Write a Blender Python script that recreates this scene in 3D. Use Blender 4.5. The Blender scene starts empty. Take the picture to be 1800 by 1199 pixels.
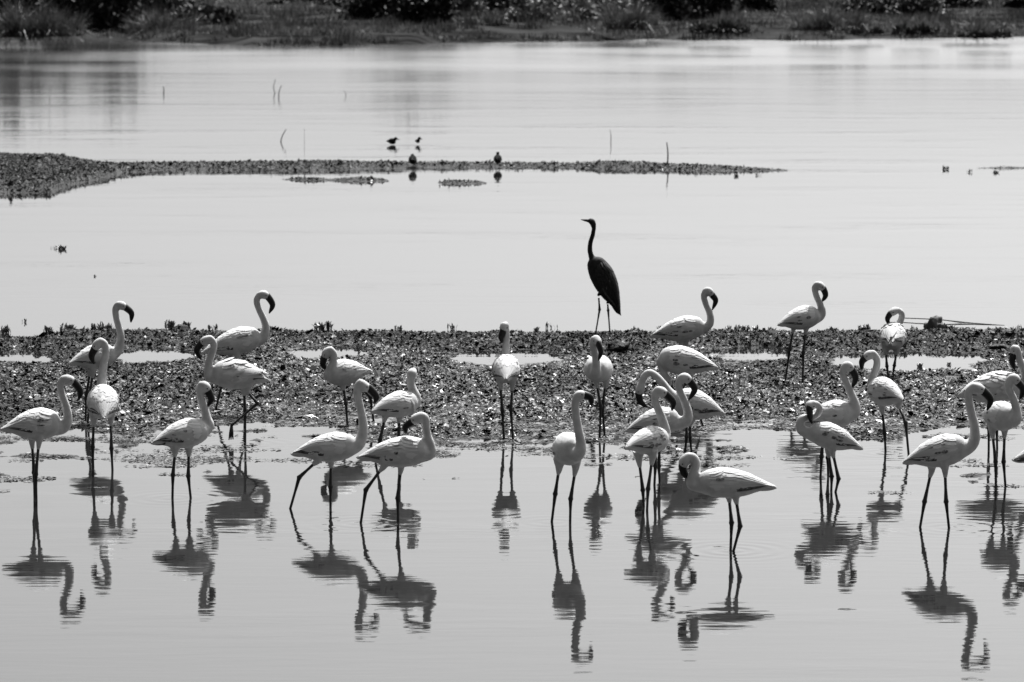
import bpy, bmesh, math, random
import numpy as np
from mathutils import Vector, Matrix, noise as mnoise

random.seed(7); RNG = np.random.default_rng(11)
R = math.radians
SC = bpy.context.scene
COL = SC.collection

# ------------------------------------------------------------------ camera
CAM_H = 3.85            # metres above the water
FPX = 6825.0            # focal length in pixels of the 1800 px wide photograph
HORIZON = -120.0        # image row of the horizon
PITCH = math.atan((599.5 - HORIZON) / FPX)
cam = bpy.data.cameras.new('camera'); cam_o = bpy.data.objects.new('camera', cam); COL.objects.link(cam_o)
cam_o.location = (0, 0, CAM_H); cam_o.rotation_euler = (math.pi / 2 - PITCH, 0, 0)
cam.sensor_width = 36; cam.lens = FPX * 36 / 1800; cam.clip_start = .5; cam.clip_end = 9000
cam.dof.use_dof = True; cam.dof.focus_distance = 28.0; cam.dof.aperture_fstop = 5.8
SC.camera = cam_o

# ------------------------------------------------------------------ sky and sun
SUN_EL, SUN_AZ = 58.0, 22.0       # azimuth: degrees to the right of the view direction (+Y)
world = bpy.data.worlds.new('World'); SC.world = world; world.use_nodes = True
wn = world.node_tree.nodes; wl = world.node_tree.links
bg = wn['Background']
sky = wn.new('ShaderNodeTexSky'); sky.sky_type = 'NISHITA'; sky.sun_disc = False
sky.sun_elevation = R(SUN_EL); sky.sun_rotation = R(SUN_AZ); sky.air_density = .25; sky.dust_density = 5.0; sky.ozone_density = 1.0
mono = wn.new('ShaderNodeSeparateColor')        # black-and-white film behind a red filter
wl.new(sky.outputs[0], mono.inputs[0]); wl.new(mono.outputs[0], bg.inputs[0]); bg.inputs[1].default_value = .15
sun = bpy.data.lights.new('sun', 'SUN'); sun.energy = 5.0; sun.angle = R(.53); sun.color = (1, 1, 1)
sun_o = bpy.data.objects.new('sun', sun); COL.objects.link(sun_o)
sd = Vector((math.sin(R(SUN_AZ)) * math.cos(R(SUN_EL)), math.cos(R(SUN_AZ)) * math.cos(R(SUN_EL)), math.sin(R(SUN_EL))))
sun_o.rotation_euler = sd.to_track_quat('Z', 'Y').to_euler(); sun_o.location = (10, 20, 30)
SC.view_settings.view_transform = 'Standard'; SC.view_settings.look = 'None'
SC.view_settings.gamma = 1; SC.view_settings.use_curve_mapping = False; SC.view_settings.exposure = .96

# ------------------------------------------------------------------ picture <-> place
CP, SP = math.cos(PITCH), math.sin(PITCH)
def ray(px, py):
    a = (px - 900) / FPX; b = (py - 599.5) / FPX
    return Vector((a, CP - b * SP, -SP - b * CP))
def at_depth(px, py, Y):
    d = ray(px, py); return Vector((0, 0, CAM_H)) + d * (Y / d.y)
def on_level(px, py, z=0.0):
    d = ray(px, py); return Vector((0, 0, CAM_H)) + d * ((z - CAM_H) / d.z)
def to_px(X, Y, Z=0.0):              # numpy version of the projection
    dz = Z - CAM_H
    dep = Y * CP - dz * SP; up = Y * SP + dz * CP
    return 900 + FPX * X / dep, 599.5 - FPX * up / dep

# ------------------------------------------------------------------ materials (all greys)
def new_mat(name):
    m = bpy.data.materials.new(name); m.use_nodes = True
    return m, m.node_tree.nodes, m.node_tree.links, m.node_tree.nodes['Principled BSDF']
def setv(b, col, rough, spec=.5):
    b.inputs['Base Color'].default_value = (col, col, col, 1); b.inputs['Roughness'].default_value = rough
    b.inputs['Specular IOR Level'].default_value = spec
def grey_noise(name, lo, hi, rough, scale=(8, 8, 8), spec=.4, bump=0., bscale=None, detail=4, p0=.35, p1=.65):
    m, n, l, b = new_mat(name); setv(b, lo, rough, spec)
    tc = n.new('ShaderNodeTexCoord'); mp = n.new('ShaderNodeMapping'); mp.inputs['Scale'].default_value = scale
    nz = n.new('ShaderNodeTexNoise'); nz.inputs['Scale'].default_value = 1; nz.inputs['Detail'].default_value = detail
    mr = n.new('ShaderNodeMapRange'); mr.inputs[1].default_value = p0; mr.inputs[2].default_value = p1
    mr.inputs[3].default_value = lo; mr.inputs[4].default_value = hi
    l.new(tc.outputs['Object'], mp.inputs[0]); l.new(mp.outputs[0], nz.inputs['Vector']); l.new(nz.outputs[0], mr.inputs[0])
    l.new(mr.outputs[0], b.inputs['Base Color'])
    if bump:
        mp2 = n.new('ShaderNodeMapping'); mp2.inputs['Scale'].default_value = bscale or scale
        nz2 = n.new('ShaderNodeTexNoise'); nz2.inputs['Scale'].default_value = 1; nz2.inputs['Detail'].default_value = 3
        bp = n.new('ShaderNodeBump'); bp.inputs['Strength'].default_value = 1; bp.inputs['Distance'].default_value = bump
        l.new(tc.outputs['Object'], mp2.inputs[0]); l.new(mp2.outputs[0], nz2.inputs['Vector'])
        l.new(nz2.outputs[0], bp.inputs['Height']); l.new(bp.outputs[0], b.inputs['Normal'])
    return m
M_PLUME = grey_noise('white_plumage', .34, .43, .75, (18, 18, 18), .2, .0007, (50, 50, 50))
M_DARKF = grey_noise('dark_feather', .012, .09, .6, (40, 40, 40), .3)
M_BLOTCH = grey_noise('mottled_covert', .03, .24, .7, (70, 70, 70), .2)
M_LEG = grey_noise('leg_skin', .006, .014, .5, (60, 60, 60), .4)
M_BILL = grey_noise('bill', .004, .010, .45, (60, 60, 60), .25)
M_EYE = grey_noise('eye', .01, .02, .1, (60, 60, 60))
M_HERON = grey_noise('heron_plumage', .005, .015, .75, (25, 25, 25), .2, .001, (60, 60, 60))
M_HERONF = grey_noise('heron_feather', .006, .022, .7, (60, 60, 60), .2)
M_DUCK = grey_noise('duck_plumage', .003, .010, .9, (30, 30, 30), .05)
M_MUD = grey_noise('wet_mud', .004, .012, .7, (9, 9, 9), .15, .03, (22, 22, 22))
M_WOOD = grey_noise('weathered_wood', .02, .06, .7, (20, 20, 20), .3)
M_GRASSY = grey_noise('bank_soil', .005, .036, 1.0, (.35, 1.4, .7), .0, .05, (5, 5, 5))

def rand_mat(name, lo, hi, rough, spec, two_sided=.0, rough2=None, power=1.0):
    """leaf material, a little different on every separate leaf"""
    m, n, l, b = new_mat(name); setv(b, lo, rough, spec)
    g = n.new('ShaderNodeNewGeometry'); mr = n.new('ShaderNodeMapRange')
    mr.inputs[3].default_value = lo; mr.inputs[4].default_value = hi
    pw = n.new('ShaderNodeMath'); pw.operation = 'POWER'; pw.inputs[1].default_value = power; l.new(g.outputs['Random Per Island'], pw.inputs[0])
    l.new(pw.outputs[0], mr.inputs[0]); l.new(mr.outputs[0], b.inputs['Base Color'])
    if rough2:      # some leaves are wet and glossy, most are matt
        sq = n.new('ShaderNodeMath'); sq.operation = 'FRACT'; m7 = n.new('ShaderNodeMath'); m7.operation = 'MULTIPLY'; m7.inputs[1].default_value = 17.3
        l.new(g.outputs['Random Per Island'], m7.inputs[0]); l.new(m7.outputs[0], sq.inputs[0])
        r2 = n.new('ShaderNodeMapRange'); r2.inputs[3].default_value = rough; r2.inputs[4].default_value = rough2
        l.new(sq.outputs[0], r2.inputs[0]); l.new(r2.outputs[0], b.inputs['Roughness'])
    if two_sided:
        t = n.new('ShaderNodeBsdfTranslucent'); mx = n.new('ShaderNodeMixShader'); mx.inputs[0].default_value = two_sided
        l.new(mr.outputs[0], t.inputs[0]); l.new(b.outputs[0], mx.inputs[1]); l.new(t.outputs[0], mx.inputs[2])
        l.new(mx.outputs[0], n['Material Output'].inputs[0])
    return m
M_FEATH = rand_mat('feather', .35, .49, .7, .2)
M_LITTER = rand_mat('wet_leaf_litter', .002, .15, .26, .24, 0, .9, 3.2)
M_LITTER_D = rand_mat('dry_shade_litter', .002, .06, .45, .13, 0, .95, 3.0)  # darker, matter litter; shade of the ridge slope is put into its colour
M_LEAF = rand_mat('marsh_leaf', .008, .05, .4, .5, .25)
M_BLADE = rand_mat('reed_blade', .008, .075, .5, .35, .3)
M_GRASSB = rand_mat('bank_grass', .006, .065, .6, .25, .25)
M_GRASSP = rand_mat('dry_bank_grass', .02, .11, .6, .3, .3)
M_BLADE_D = rand_mat('dark_reed_blade', .003, .015, .6, .25, .1)

# ------------------------------------------------------------------ object helpers
def tag(o, label=None, cat=None, group=None, kind=None):
    if label: o['label'] = label
    if cat: o['category'] = cat
    if group: o['group'] = group
    if kind: o['kind'] = kind
    return o
def mesh_obj(name, verts, faces, mat, parent=None, smooth=True, mats=None, midx=None, loc=None):
    me = bpy.data.meshes.new(name); me.from_pydata([tuple(v) for v in verts], [], faces)
    for m in ([mat] if mats is None else mats): me.materials.append(m)
    if smooth: me.polygons.foreach_set('use_smooth', [True] * len(me.polygons))
    if midx is not None: me.polygons.foreach_set('material_index', midx)
    me.update(); o = bpy.data.objects.new(name, me); COL.objects.link(o)
    if parent: o.parent = parent
    if loc is not None: o.location = loc
    return o
def np_mesh(name, V, F, mat, smooth=False):
    """V (n,3) float, F (m,k) int: fast mesh from arrays"""
    me = bpy.data.meshes.new(name); k = F.shape[1]; m = len(F)
    me.vertices.add(len(V)); me.vertices.foreach_set('co', np.ascontiguousarray(V, dtype=np.float32).ravel())
    me.loops.add(m * k); me.loops.foreach_set('vertex_index', np.ascontiguousarray(F, dtype=np.int32).ravel())
    me.polygons.add(m); me.polygons.foreach_set('loop_start', np.arange(0, m * k, k, dtype=np.int32))
    me.polygons.foreach_set('loop_total', np.full(m, k, dtype=np.int32))
    me.polygons.foreach_set('use_smooth', np.full(m, smooth, dtype=bool))
    me.materials.append(mat); me.update(calc_edges=True); me.validate()
    return me
def link(name, me, parent=None, loc=(0, 0, 0), rz=0, sc=1):
    o = bpy.data.objects.new(name, me); COL.objects.link(o); o.parent = parent; o.location = loc; o.rotation_euler = (0, 0, rz)
    o.scale = (sc, sc, sc) if isinstance(sc, (int, float)) else sc
    return o
def empty(name, loc):
    o = bpy.data.objects.new(name, None); o.empty_display_size = .05; COL.objects.link(o); o.location = loc; return o

def catmull(P, n):
    P = [Vector(p) for p in P]
    if len(P) == 2: return [P[0].lerp(P[1], i / n) for i in range(n + 1)]
    Q = [P[0] * 2 - P[1]] + P + [P[-1] * 2 - P[-2]]; out = []
    for i in range(1, len(Q) - 2):
        a, b, c, d = Q[i - 1:i + 3]
        for k in range(n):
            t = k / n
            out.append(.5 * (2 * b + (c - a) * t + (2 * a - 5 * b + 4 * c - d) * t * t + (3 * b - a - 3 * c + d) * t ** 3))
    out.append(P[-1]); return out
def tube(P, rad, seg, V, F, lat=None, flat=1.0, caps=True):
    """closed tube along P; rad: one radius per point; flat: width ratio along the lateral axis"""
    base = len(V); n = len(P); prev = None
    for i in range(n):
        t = (P[min(i + 1, n - 1)] - P[max(i - 1, 0)])
        t = t.normalized() if t.length > 1e-9 else Vector((0, 0, 1))
        if prev is None:
            ref = lat if lat is not None else (Vector((0, 1, 0)) if abs(t.y) < .9 else Vector((1, 0, 0)))
        else: ref = prev
        a = (ref - t * ref.dot(t)); a = a.normalized() if a.length > 1e-6 else t.orthogonal().normalized()
        prev = a; b = t.cross(a)
        for k in range(seg):
            an = 2 * math.pi * k / seg
            V.append(P[i] + a * (math.cos(an) * rad[i] * flat) + b * (math.sin(an) * rad[i]))
    for i in range(n - 1):
        for k in range(seg):
            F.append((base + i * seg + k, base + i * seg + (k + 1) % seg, base + (i + 1) * seg + (k + 1) % seg, base + (i + 1) * seg + k))
    if caps:
        F.append(tuple(base + k for k in reversed(range(seg)))); F.append(tuple(base + (n - 1) * seg + k for k in range(seg)))
def interp(t, xs, ys): return float(np.interp(t, xs, ys))

# ------------------------------------------------------------------ the setting: ground, water
def fbm2(X, Y, sc, seed=0, oct=4):
    out = np.zeros_like(X); amp = 1.; tot = 0
    for o in range(oct):
        out += amp * vnoise(X * sc + 17.3 * o + seed * 7.1, Y * sc - 9.7 * o + seed * 3.3); tot += amp; amp *= .5; sc *= 2.03
    return out / tot
def vnoise(x, y):
    xi = np.floor(x).astype(np.int64); yi = np.floor(y).astype(np.int64); fx = x - xi; fy = y - yi
    fx = fx * fx * (3 - 2 * fx); fy = fy * fy * (3 - 2 * fy)
    def h(a, b):
        v = (a * 374761393 + b * 668265263) & 0x7fffffff; v = ((v ^ (v >> 13)) * 1274126177) & 0x7fffffff
        return ((v ^ (v >> 16)) & 0xffff) / 32767.5 - 1
    return (h(xi, yi) * (1 - fx) + h(xi + 1, yi) * fx) * (1 - fy) + (h(xi, yi + 1) * (1 - fx) + h(xi + 1, yi + 1) * fx) * fy
def grid(xs, ys):
    X, Y = np.meshgrid(xs, ys); nx, ny = len(xs), len(ys)
    i = np.arange(nx * ny).reshape(ny, nx)
    F = np.stack([i[:-1, :-1], i[:-1, 1:], i[1:, 1:], i[1:, :-1]], -1).reshape(-1, 4)
    return X.ravel(), Y.ravel(), F

# one ground sheet: lake bed, rising to the far bank and on to the horizon
def shore_y(X):           # distance of the far waterline
    u = 900 + FPX * X / 141.
    v = np.interp(u, [-400, 0, 250, 450, 620, 850, 1100, 1500, 1800, 2200], [68, 68, 70, 75, 76, 74, 70, 68, 65, 64])
    return CAM_H * FPX / (v - HORIZON) + 4.5 * fbm2(X, X * 0, .35, 3, 5)
def bank_z(X, Y):
    s = Y - shore_y(X)
    z = np.where(s < 0, np.maximum(-.7, s * .12), .34 * (1 - np.exp(-np.maximum(s, 0) / 2.2)) + .004 * np.maximum(s, 0))
    return z + np.where(s > 0, .22 * fbm2(X, Y, .35, 5) * np.clip(s / 3, 0, 1), 0)
xs = np.concatenate([np.linspace(-2500, -32, 30), np.linspace(-30, 30, 160), np.linspace(32, 2500, 30)])
ys = np.concatenate([np.linspace(-300, 110, 20), np.linspace(112, 175, 150), np.linspace(178, 4500, 40)])
GX, GY, GF = grid(xs, ys)
ground = link('ground', np_mesh('ground', np.stack([GX, GY, bank_z(GX, GY)], 1), GF, M_GRASSY, True)); tag(ground, kind='structure')

m, n, l, b = new_mat('muddy_water'); M_WATER = m
setv(b, .009, .03, .5); b.inputs['IOR'].default_value = 1.8
tc = n.new('ShaderNodeTexCoord')
def wave(scale, detail=2.0):
    mp = n.new('ShaderNodeMapping'); mp.inputs['Scale'].default_value = scale
    nz = n.new('ShaderNodeTexNoise'); nz.inputs['Scale'].default_value = 1; nz.inputs['Detail'].default_value = detail
    l.new(tc.outputs['Object'], mp.inputs[0]); l.new(mp.outputs[0], nz.inputs['Vector']); return nz.outputs[0]
def math_(op, a, c):
    q = n.new('ShaderNodeMath'); q.operation = op
    for i, v in enumerate((a, c)):
        if isinstance(v, (int, float)): q.inputs[i].default_value = v
        else: l.new(v, q.inputs[i])
    return q.outputs[0]
fine = wave((2.6, 11.0, 1), 2.); swell = wave((.35, 1.6, 1), 2.); patch = wave((.10, .32, 1), 3.)
pr = n.new('ShaderNodeMapRange'); l.new(patch, pr.inputs[0]); pr.inputs[1].default_value = .38; pr.inputs[2].default_value = .68
pr.inputs[3].default_value = .25; pr.inputs[4].default_value = 1.0
sep = n.new('ShaderNodeSeparateXYZ'); l.new(tc.outputs['Object'], sep.inputs[0])
far = n.new('ShaderNodeMapRange'); l.new(sep.outputs[1], far.inputs[0]); far.interpolation_type = 'SMOOTHSTEP'
far.inputs[1].default_value = 60; far.inputs[2].default_value = 120; far.inputs[3].default_value = 0; far.inputs[4].default_value = 1
gust = wave((.055, .11, 1), 4.); gr = n.new('ShaderNodeMapRange'); l.new(gust, gr.inputs[0])
gr.inputs[1].default_value = .40; gr.inputs[2].default_value = .60; gr.inputs[3].default_value = .15; gr.inputs[4].default_value = 1.0
chop = wave((.55, 2.2, 1), 3.)            # wind chop on the open far water, in patches
h = math_('ADD', math_('ADD', math_('MULTIPLY', math_('MULTIPLY', fine, pr.outputs[0]), .0012), math_('MULTIPLY', swell, .0022)),
          math_('MULTIPLY', math_('MULTIPLY', chop, math_('MULTIPLY', far.outputs[0], gr.outputs[0])), .012))
lee = n.new('ShaderNodeMapRange'); l.new(sep.outputs[0], lee.inputs[0]); lee.interpolation_type = 'SMOOTHSTEP'   # calmer water in the lee of the left bank
lee.inputs[1].default_value = -22; lee.inputs[2].default_value = 2; lee.inputs[3].default_value = .5; lee.inputs[4].default_value = 1
ruf = math_('MULTIPLY', math_('MULTIPLY', far.outputs[0], lee.outputs[0]), math_('ADD', math_('MULTIPLY', gr.outputs[0], .13), .10))
l.new(math_('ADD', ruf, .025), b.inputs['Roughness'])
paw = wave((1.8, 5.0, 1), 3.); pm_ = wave((.16, .5, 1), 3.); pq = n.new('ShaderNodeMapRange'); l.new(pm_, pq.inputs[0])
pq.inputs[1].default_value = .50; pq.inputs[2].default_value = .72; pq.inputs[3].default_value = 0; pq.inputs[4].default_value = 1
h = math_('ADD', h, math_('MULTIPLY', math_('MULTIPLY', paw, pq.outputs[0]), .007))
for (rx, ry, amp) in ((1287, 968, .0011), (431, 782, .0007), (303, 876, .0005), (633, 920, .0006), (1669, 928, .0006), (969, 918, .0004), (1557, 795, .0006)):
    c_ = on_level(rx, ry); vd = n.new('ShaderNodeVectorMath'); vd.operation = 'DISTANCE'; vd.inputs[1].default_value = (c_.x, c_.y, 0)
    l.new(tc.outputs['Object'], vd.inputs[0]); dd_ = vd.outputs['Value']
    env = math_('POWER', 2.718, math_('MULTIPLY', math_('MULTIPLY', dd_, dd_), -9.0))
    h = math_('ADD', h, math_('MULTIPLY', math_('MULTIPLY', math_('SINE', math_('MULTIPLY', dd_, 52.0), 0), env), amp))
bp = n.new('ShaderNodeBump'); bp.inputs['Strength'].default_value = 1; bp.inputs['Distance'].default_value = 1
l.new(h, bp.inputs['Height']); l.new(bp.outputs[0], b.inputs['Normal'])
wx, wy, wf = grid(np.linspace(-260, 260, 14), np.linspace(-60, 172, 12))
water = link('water', np_mesh('water', np.stack([wx, wy, wx * 0], 1), wf, M_WATER)); tag(water, kind='structure')

# ------------------------------------------------------------------ mud banks
def near_h(X, Y):
    """height of the near mud flat above the water"""
    u, v = to_px(X, Y)
    nl = fbm2(X, Y, 1.1, 1, 4); ns = fbm2(X, Y, 4.2, 2, 3); nf = fbm2(X, Y, 2.6, 8, 4)
    top = np.interp(u, [-300, 0, 70, 130, 400, 700, 1060, 1400, 1650, 1800, 2100], [600, 598, 596, 587, 586, 588, 590, 587, 586, 583, 583]) + 3 * nl
    lip = np.interp(u, [-300, 0, 110, 160, 300, 480, 600, 760, 860, 1060, 1110, 1250, 1440, 1620, 1760, 2100],
                    [610, 613, 614, 607, 608, 606, 606, 610, 613, 613, 610, 606, 613, 615, 612, 612]) + 4 * nl
    low = np.interp(u, [-300, 0, 150, 300, 430, 540, 640, 760, 900, 1010, 1100, 1250, 1400, 1560, 1700, 1800, 2100],
                    [772, 772, 762, 755, 748, 744, 768, 788, 786, 778, 772, 764, 758, 760, 752, 745, 745]) + 24 * nf + 8 * fbm2(X * .5, Y * 1.4, 2.2, 51, 3)
    ridge = np.clip((v - top) / 5, 0, 1); ridge = ridge * ridge * (3 - 2 * ridge)
    drop = np.clip((v - lip) / 4, 0, 1); drop = drop * drop * (3 - 2 * drop)
    # puddles in the trough: (u0, u1, v0, v1)
    pud = np.zeros_like(X)
    for (a, c, d, e) in ((-80, 108, 612, 645), (183, 354, 611, 643), (488, 658, 604, 637), (785, 1008, 614, 644), (1220, 1402, 608, 640), (1438, 1756, 613, 655), (1690, 1860, 590, 603)):
        q = 1 - (np.abs((u - (a + c) / 2) / ((c - a) / 2)) ** 2.6 + np.abs((v - (d + e) / 2) / ((e - d) / 2)) ** 2) + .8 * nf + .35 * ns
        pud = np.maximum(pud, np.clip(q * 1.6, 0, 1))
    flat = .020 + .012 * nl + .014 * fbm2(X, Y, 2.4, 31, 2)
    flat = flat * np.clip((low - v) / 66, -.5, 1) + .017 * fbm2(X * .6, Y * 1.6, 2.4, 52, 4) * np.clip(1 - np.abs(low - v) / 75, 0, 1)
    z = -.06 + ridge * (.06 + (.050 + .030 * nl + .012 * nf) * (1 - drop) + flat * drop)
    z = np.where(v < top + 12, np.minimum(z, -.06 + ridge * .13), z)
    z = z + ns * (.013 + .010 * (1 - drop)) * np.clip(ridge, 0, 1)
    return z * (1 - pud) + np.minimum(z, -.03) * pud
def mid_h(X, Y):
    """the thin mud bar in mid water"""
    u, v = to_px(X, Y); nl = fbm2(X, Y, .6, 21, 4); ns = fbm2(X, Y, 2.2, 22, 3)
    top = np.interp(u, [-300, 0, 105, 125, 185, 600, 1100, 1250, 1385, 1420, 1650, 1700, 1720, 1900, 2100], [276, 276, 279, 284, 293, 290, 291, 295, 298.5, 310, 310, 300, 295, 294, 294]) + .8 * nl
    low = np.interp(u, [-300, 0, 85, 130, 170, 210, 300, 500, 620, 800, 1000, 1250, 1385, 1420, 1650, 1700, 1720, 1900, 2100], [341, 341, 342, 326, 318, 306, 300, 301, 299, 296, 296, 303, 302.5, 295, 295, 298, 297, 299, 300]) - 1.5 + 1.5 * nl + 1.6 * fbm2(X, Y, 2.4, 25, 3)
    e = np.minimum((v - top) / 2.5, (low - v) / 3.0)
    for (a, c, d) in ((508, 678, 317.5), (772, 858, 323)):
        q = np.minimum(np.minimum((u - a) / 30, (c - u) / 30), (1.9 - np.abs(v - d + 1.6 * nl)) / 2.0) * .38 + .25 * ns - .06
        e = np.maximum(e, q)
    z = np.clip(e, -1, 1) * np.interp(u, [0, 150, 300, 1100, 1385], [.085, .085, .085, .085, .03])
    return z + ns * .012 * np.clip(e + .5, 0, 1)

def mud(name, hfun, xs, ys, chips, csize, seed, spill, shade_at=9.):
    X, Y, F = grid(xs, ys); Z = hfun(X, Y)
    keep = (Z[F] > -.05).any(1); F = F[keep]
    used = np.unique(F); remap = np.full(len(X), -1); remap[used] = np.arange(len(used))
    root = link(name, np_mesh(name, np.stack([X, Y, Z], 1)[used], remap[F], M_MUD, True)); tag(root, kind='structure')
    # wet leaf litter: small bent leaves lying on the mud
    rg = np.random.default_rng(seed); n_ = chips * 3
    cx = rg.uniform(xs[0], xs[-1], n_); cy = rg.uniform(ys[0], ys[-1], n_); cz = hfun(cx, cy)
    streak = fbm2(cx * .55, cy * 1.5, 1.8, seed, 4)
    ok = (cz > spill) & ((cz > .0015) | (streak > .26 - 14 * np.minimum(cz, 0)))
    u, v = to_px(cx, cy); ok &= (u > -80) & (u < 1880)
    cx, cy, cz = cx[ok][:chips], cy[ok][:chips], np.maximum(cz[ok][:chips], .0)
    if hfun is near_h:      # scattered scraps floating off the near edge
        fu = rg.uniform(-20, 1820, 60000); fv = 738 + 84 * rg.random(60000) ** 1.5
        fy = CAM_H * FPX / (fv - HORIZON) * 1.0; t_ = (fv - 599.5) / FPX; fy = CAM_H * (CP - t_ * SP) / (SP + t_ * CP); fx = (fu - 900) / FPX * fy / (CP - t_ * SP)
        fs_ = fbm2(fx * .5, fy * 1.6, 2.3, 71, 4); gd = (fs_ > .17 + (fv - 742) / 330) & (hfun(fx, fy) < 0)
        cx = np.concatenate([cx, fx[gd]]); cy = np.concatenate([cy, fy[gd]]); cz = np.concatenate([cz, np.zeros(gd.sum())])
    k = len(cx); L = csize * rg.lognormal(-.1, .45, k); W = L * rg.uniform(.35, .8, k)
    yaw = rg.uniform(0, 2 * np.pi, k)
    wet = np.clip(cz / .012, .35, 1); tilt = np.interp(cz, [.015, .035], [.36, .46])
    tx = np.clip(rg.normal(0, 1, k) * tilt, -.8, .8) * wet; ty = np.clip(rg.normal(0, 1, k) * tilt, -.8, .8) * wet
    # leaf: 6 points, two quads folded on the midrib
    P = np.array([[-.5, 0, 0], [-.12, .5, .10], [.5, 0, .03], [-.12, -.5, .10]])
    lx = P[:, 0][None] * L[:, None]; ly = P[:, 1][None] * W[:, None]; lz = P[:, 2][None] * (L * rg.uniform(-.8, 1.2, k))[:, None] * wet[:, None]
    lz = lz + lx * np.tan(tx)[:, None] + ly * np.tan(ty)[:, None]
    gx = cx[:, None] + lx * np.cos(yaw)[:, None] - ly * np.sin(yaw)[:, None]
    gy = cy[:, None] + lx * np.sin(yaw)[:, None] + ly * np.cos(yaw)[:, None]
    gz = (cz + .004 + rg.uniform(0, .012, k) * wet)[:, None] + lz
    V = np.stack([gx, gy, gz], -1).reshape(-1, 3); i0 = np.arange(k)[:, None] * 4
    F = np.concatenate([i0 + np.array([[0, 1, 2]])[0], i0 + np.array([[0, 2, 3]])[0]], 0)
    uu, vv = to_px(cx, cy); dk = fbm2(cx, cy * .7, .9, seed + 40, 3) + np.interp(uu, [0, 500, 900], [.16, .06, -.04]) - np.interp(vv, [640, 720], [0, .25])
    dry = (cz + rg.normal(0, .006, k) > shade_at) | (dk + rg.normal(0, .12, k) > .12); fd = np.concatenate([dry, dry])  # above this height litter takes the shade-darkened colour; other picks are noise patches
    for sel, mt, nm in ((~fd, M_LITTER, 'leaf_litter'), (fd, M_LITTER_D, 'dry_shade_litter')):
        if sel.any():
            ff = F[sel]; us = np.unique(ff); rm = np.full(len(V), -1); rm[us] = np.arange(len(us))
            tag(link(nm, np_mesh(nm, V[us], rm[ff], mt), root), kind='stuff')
    return root
near_mud = mud('mud_flat', near_h, np.arange(-5.6, 5.6, .045), np.arange(26.5, 39.0, .045), 200000, .0255, 5, -.0125, .036)
mid_mud = mud('mud_bar', mid_h, np.arange(-9.5, 9.5, .09), np.arange(54, 69, .09), 110000, .034, 6, -.008, .006)
def gz(X, Y, f=near_h): return float(f(np.array([X]), np.array([Y]))[0])

# 240 larger leaves that can be told apart, each its own piece of the mud flat
def leaf_mesh(name, L, W, fold, curl):
    V = []; nseg = 4
    for i in range(nseg + 1):
        t = i / nseg; w = W * math.sin(math.pi * (.08 + .9 * t)) ** .8 * .5; x = L * (t - .5); z = curl * (t - .5) ** 2 * 4
        V += [(x, -w, z + fold), (x, 0, z), (x, w, z + fold)]
    F = []
    for i in range(nseg):
        a = i * 3; F += [(a, a + 3, a + 4, a + 1), (a + 1, a + 4, a + 5, a + 2)]
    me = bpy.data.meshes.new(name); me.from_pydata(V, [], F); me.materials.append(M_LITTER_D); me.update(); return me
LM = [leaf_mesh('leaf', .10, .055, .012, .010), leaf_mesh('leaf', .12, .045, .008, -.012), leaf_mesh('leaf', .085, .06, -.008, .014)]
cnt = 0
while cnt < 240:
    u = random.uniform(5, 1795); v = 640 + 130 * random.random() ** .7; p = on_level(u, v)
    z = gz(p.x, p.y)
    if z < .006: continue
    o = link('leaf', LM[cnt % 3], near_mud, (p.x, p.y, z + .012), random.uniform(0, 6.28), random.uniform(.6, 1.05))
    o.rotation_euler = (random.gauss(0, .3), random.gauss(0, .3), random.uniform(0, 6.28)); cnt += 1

# ------------------------------------------------------------------ birds
TT = [0, .03, .08, .16, .28, .42, .56, .68, .80, .90, 1.0]
TOP = [.03, .27, .41, .51, .57, .56, .50, .41, .28, .16, .035]
BOT = [.03, .22, .33, .41, .47, .47, .42, .32, .18, .09, .030]
WID = [.03, .22, .33, .40, .44, .44, .39, .31, .21, .13, .05]

def remeshed(V, F, voxel, iters):
    me = bpy.data.meshes.new('tmp'); me.from_pydata([tuple(v) for v in V], [], F); me.update()
    o = bpy.data.objects.new('tmp', me); COL.objects.link(o)
    rm = o.modifiers.new('r', 'REMESH'); rm.mode = 'VOXEL'; rm.voxel_size = voxel; rm.use_smooth_shade = True
    sm = o.modifiers.new('s', 'SMOOTH'); sm.factor = .5; sm.iterations = iters
    dg = bpy.context.evaluated_depsgraph_get(); ev = o.evaluated_get(dg); m2 = ev.to_mesh()
    vs = [v.co.copy() for v in m2.vertices]; fs = [tuple(p.vertices) for p in m2.polygons]
    ev.to_mesh_clear(); bpy.data.objects.remove(o); bpy.data.meshes.remove(me)
    return vs, fs

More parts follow.
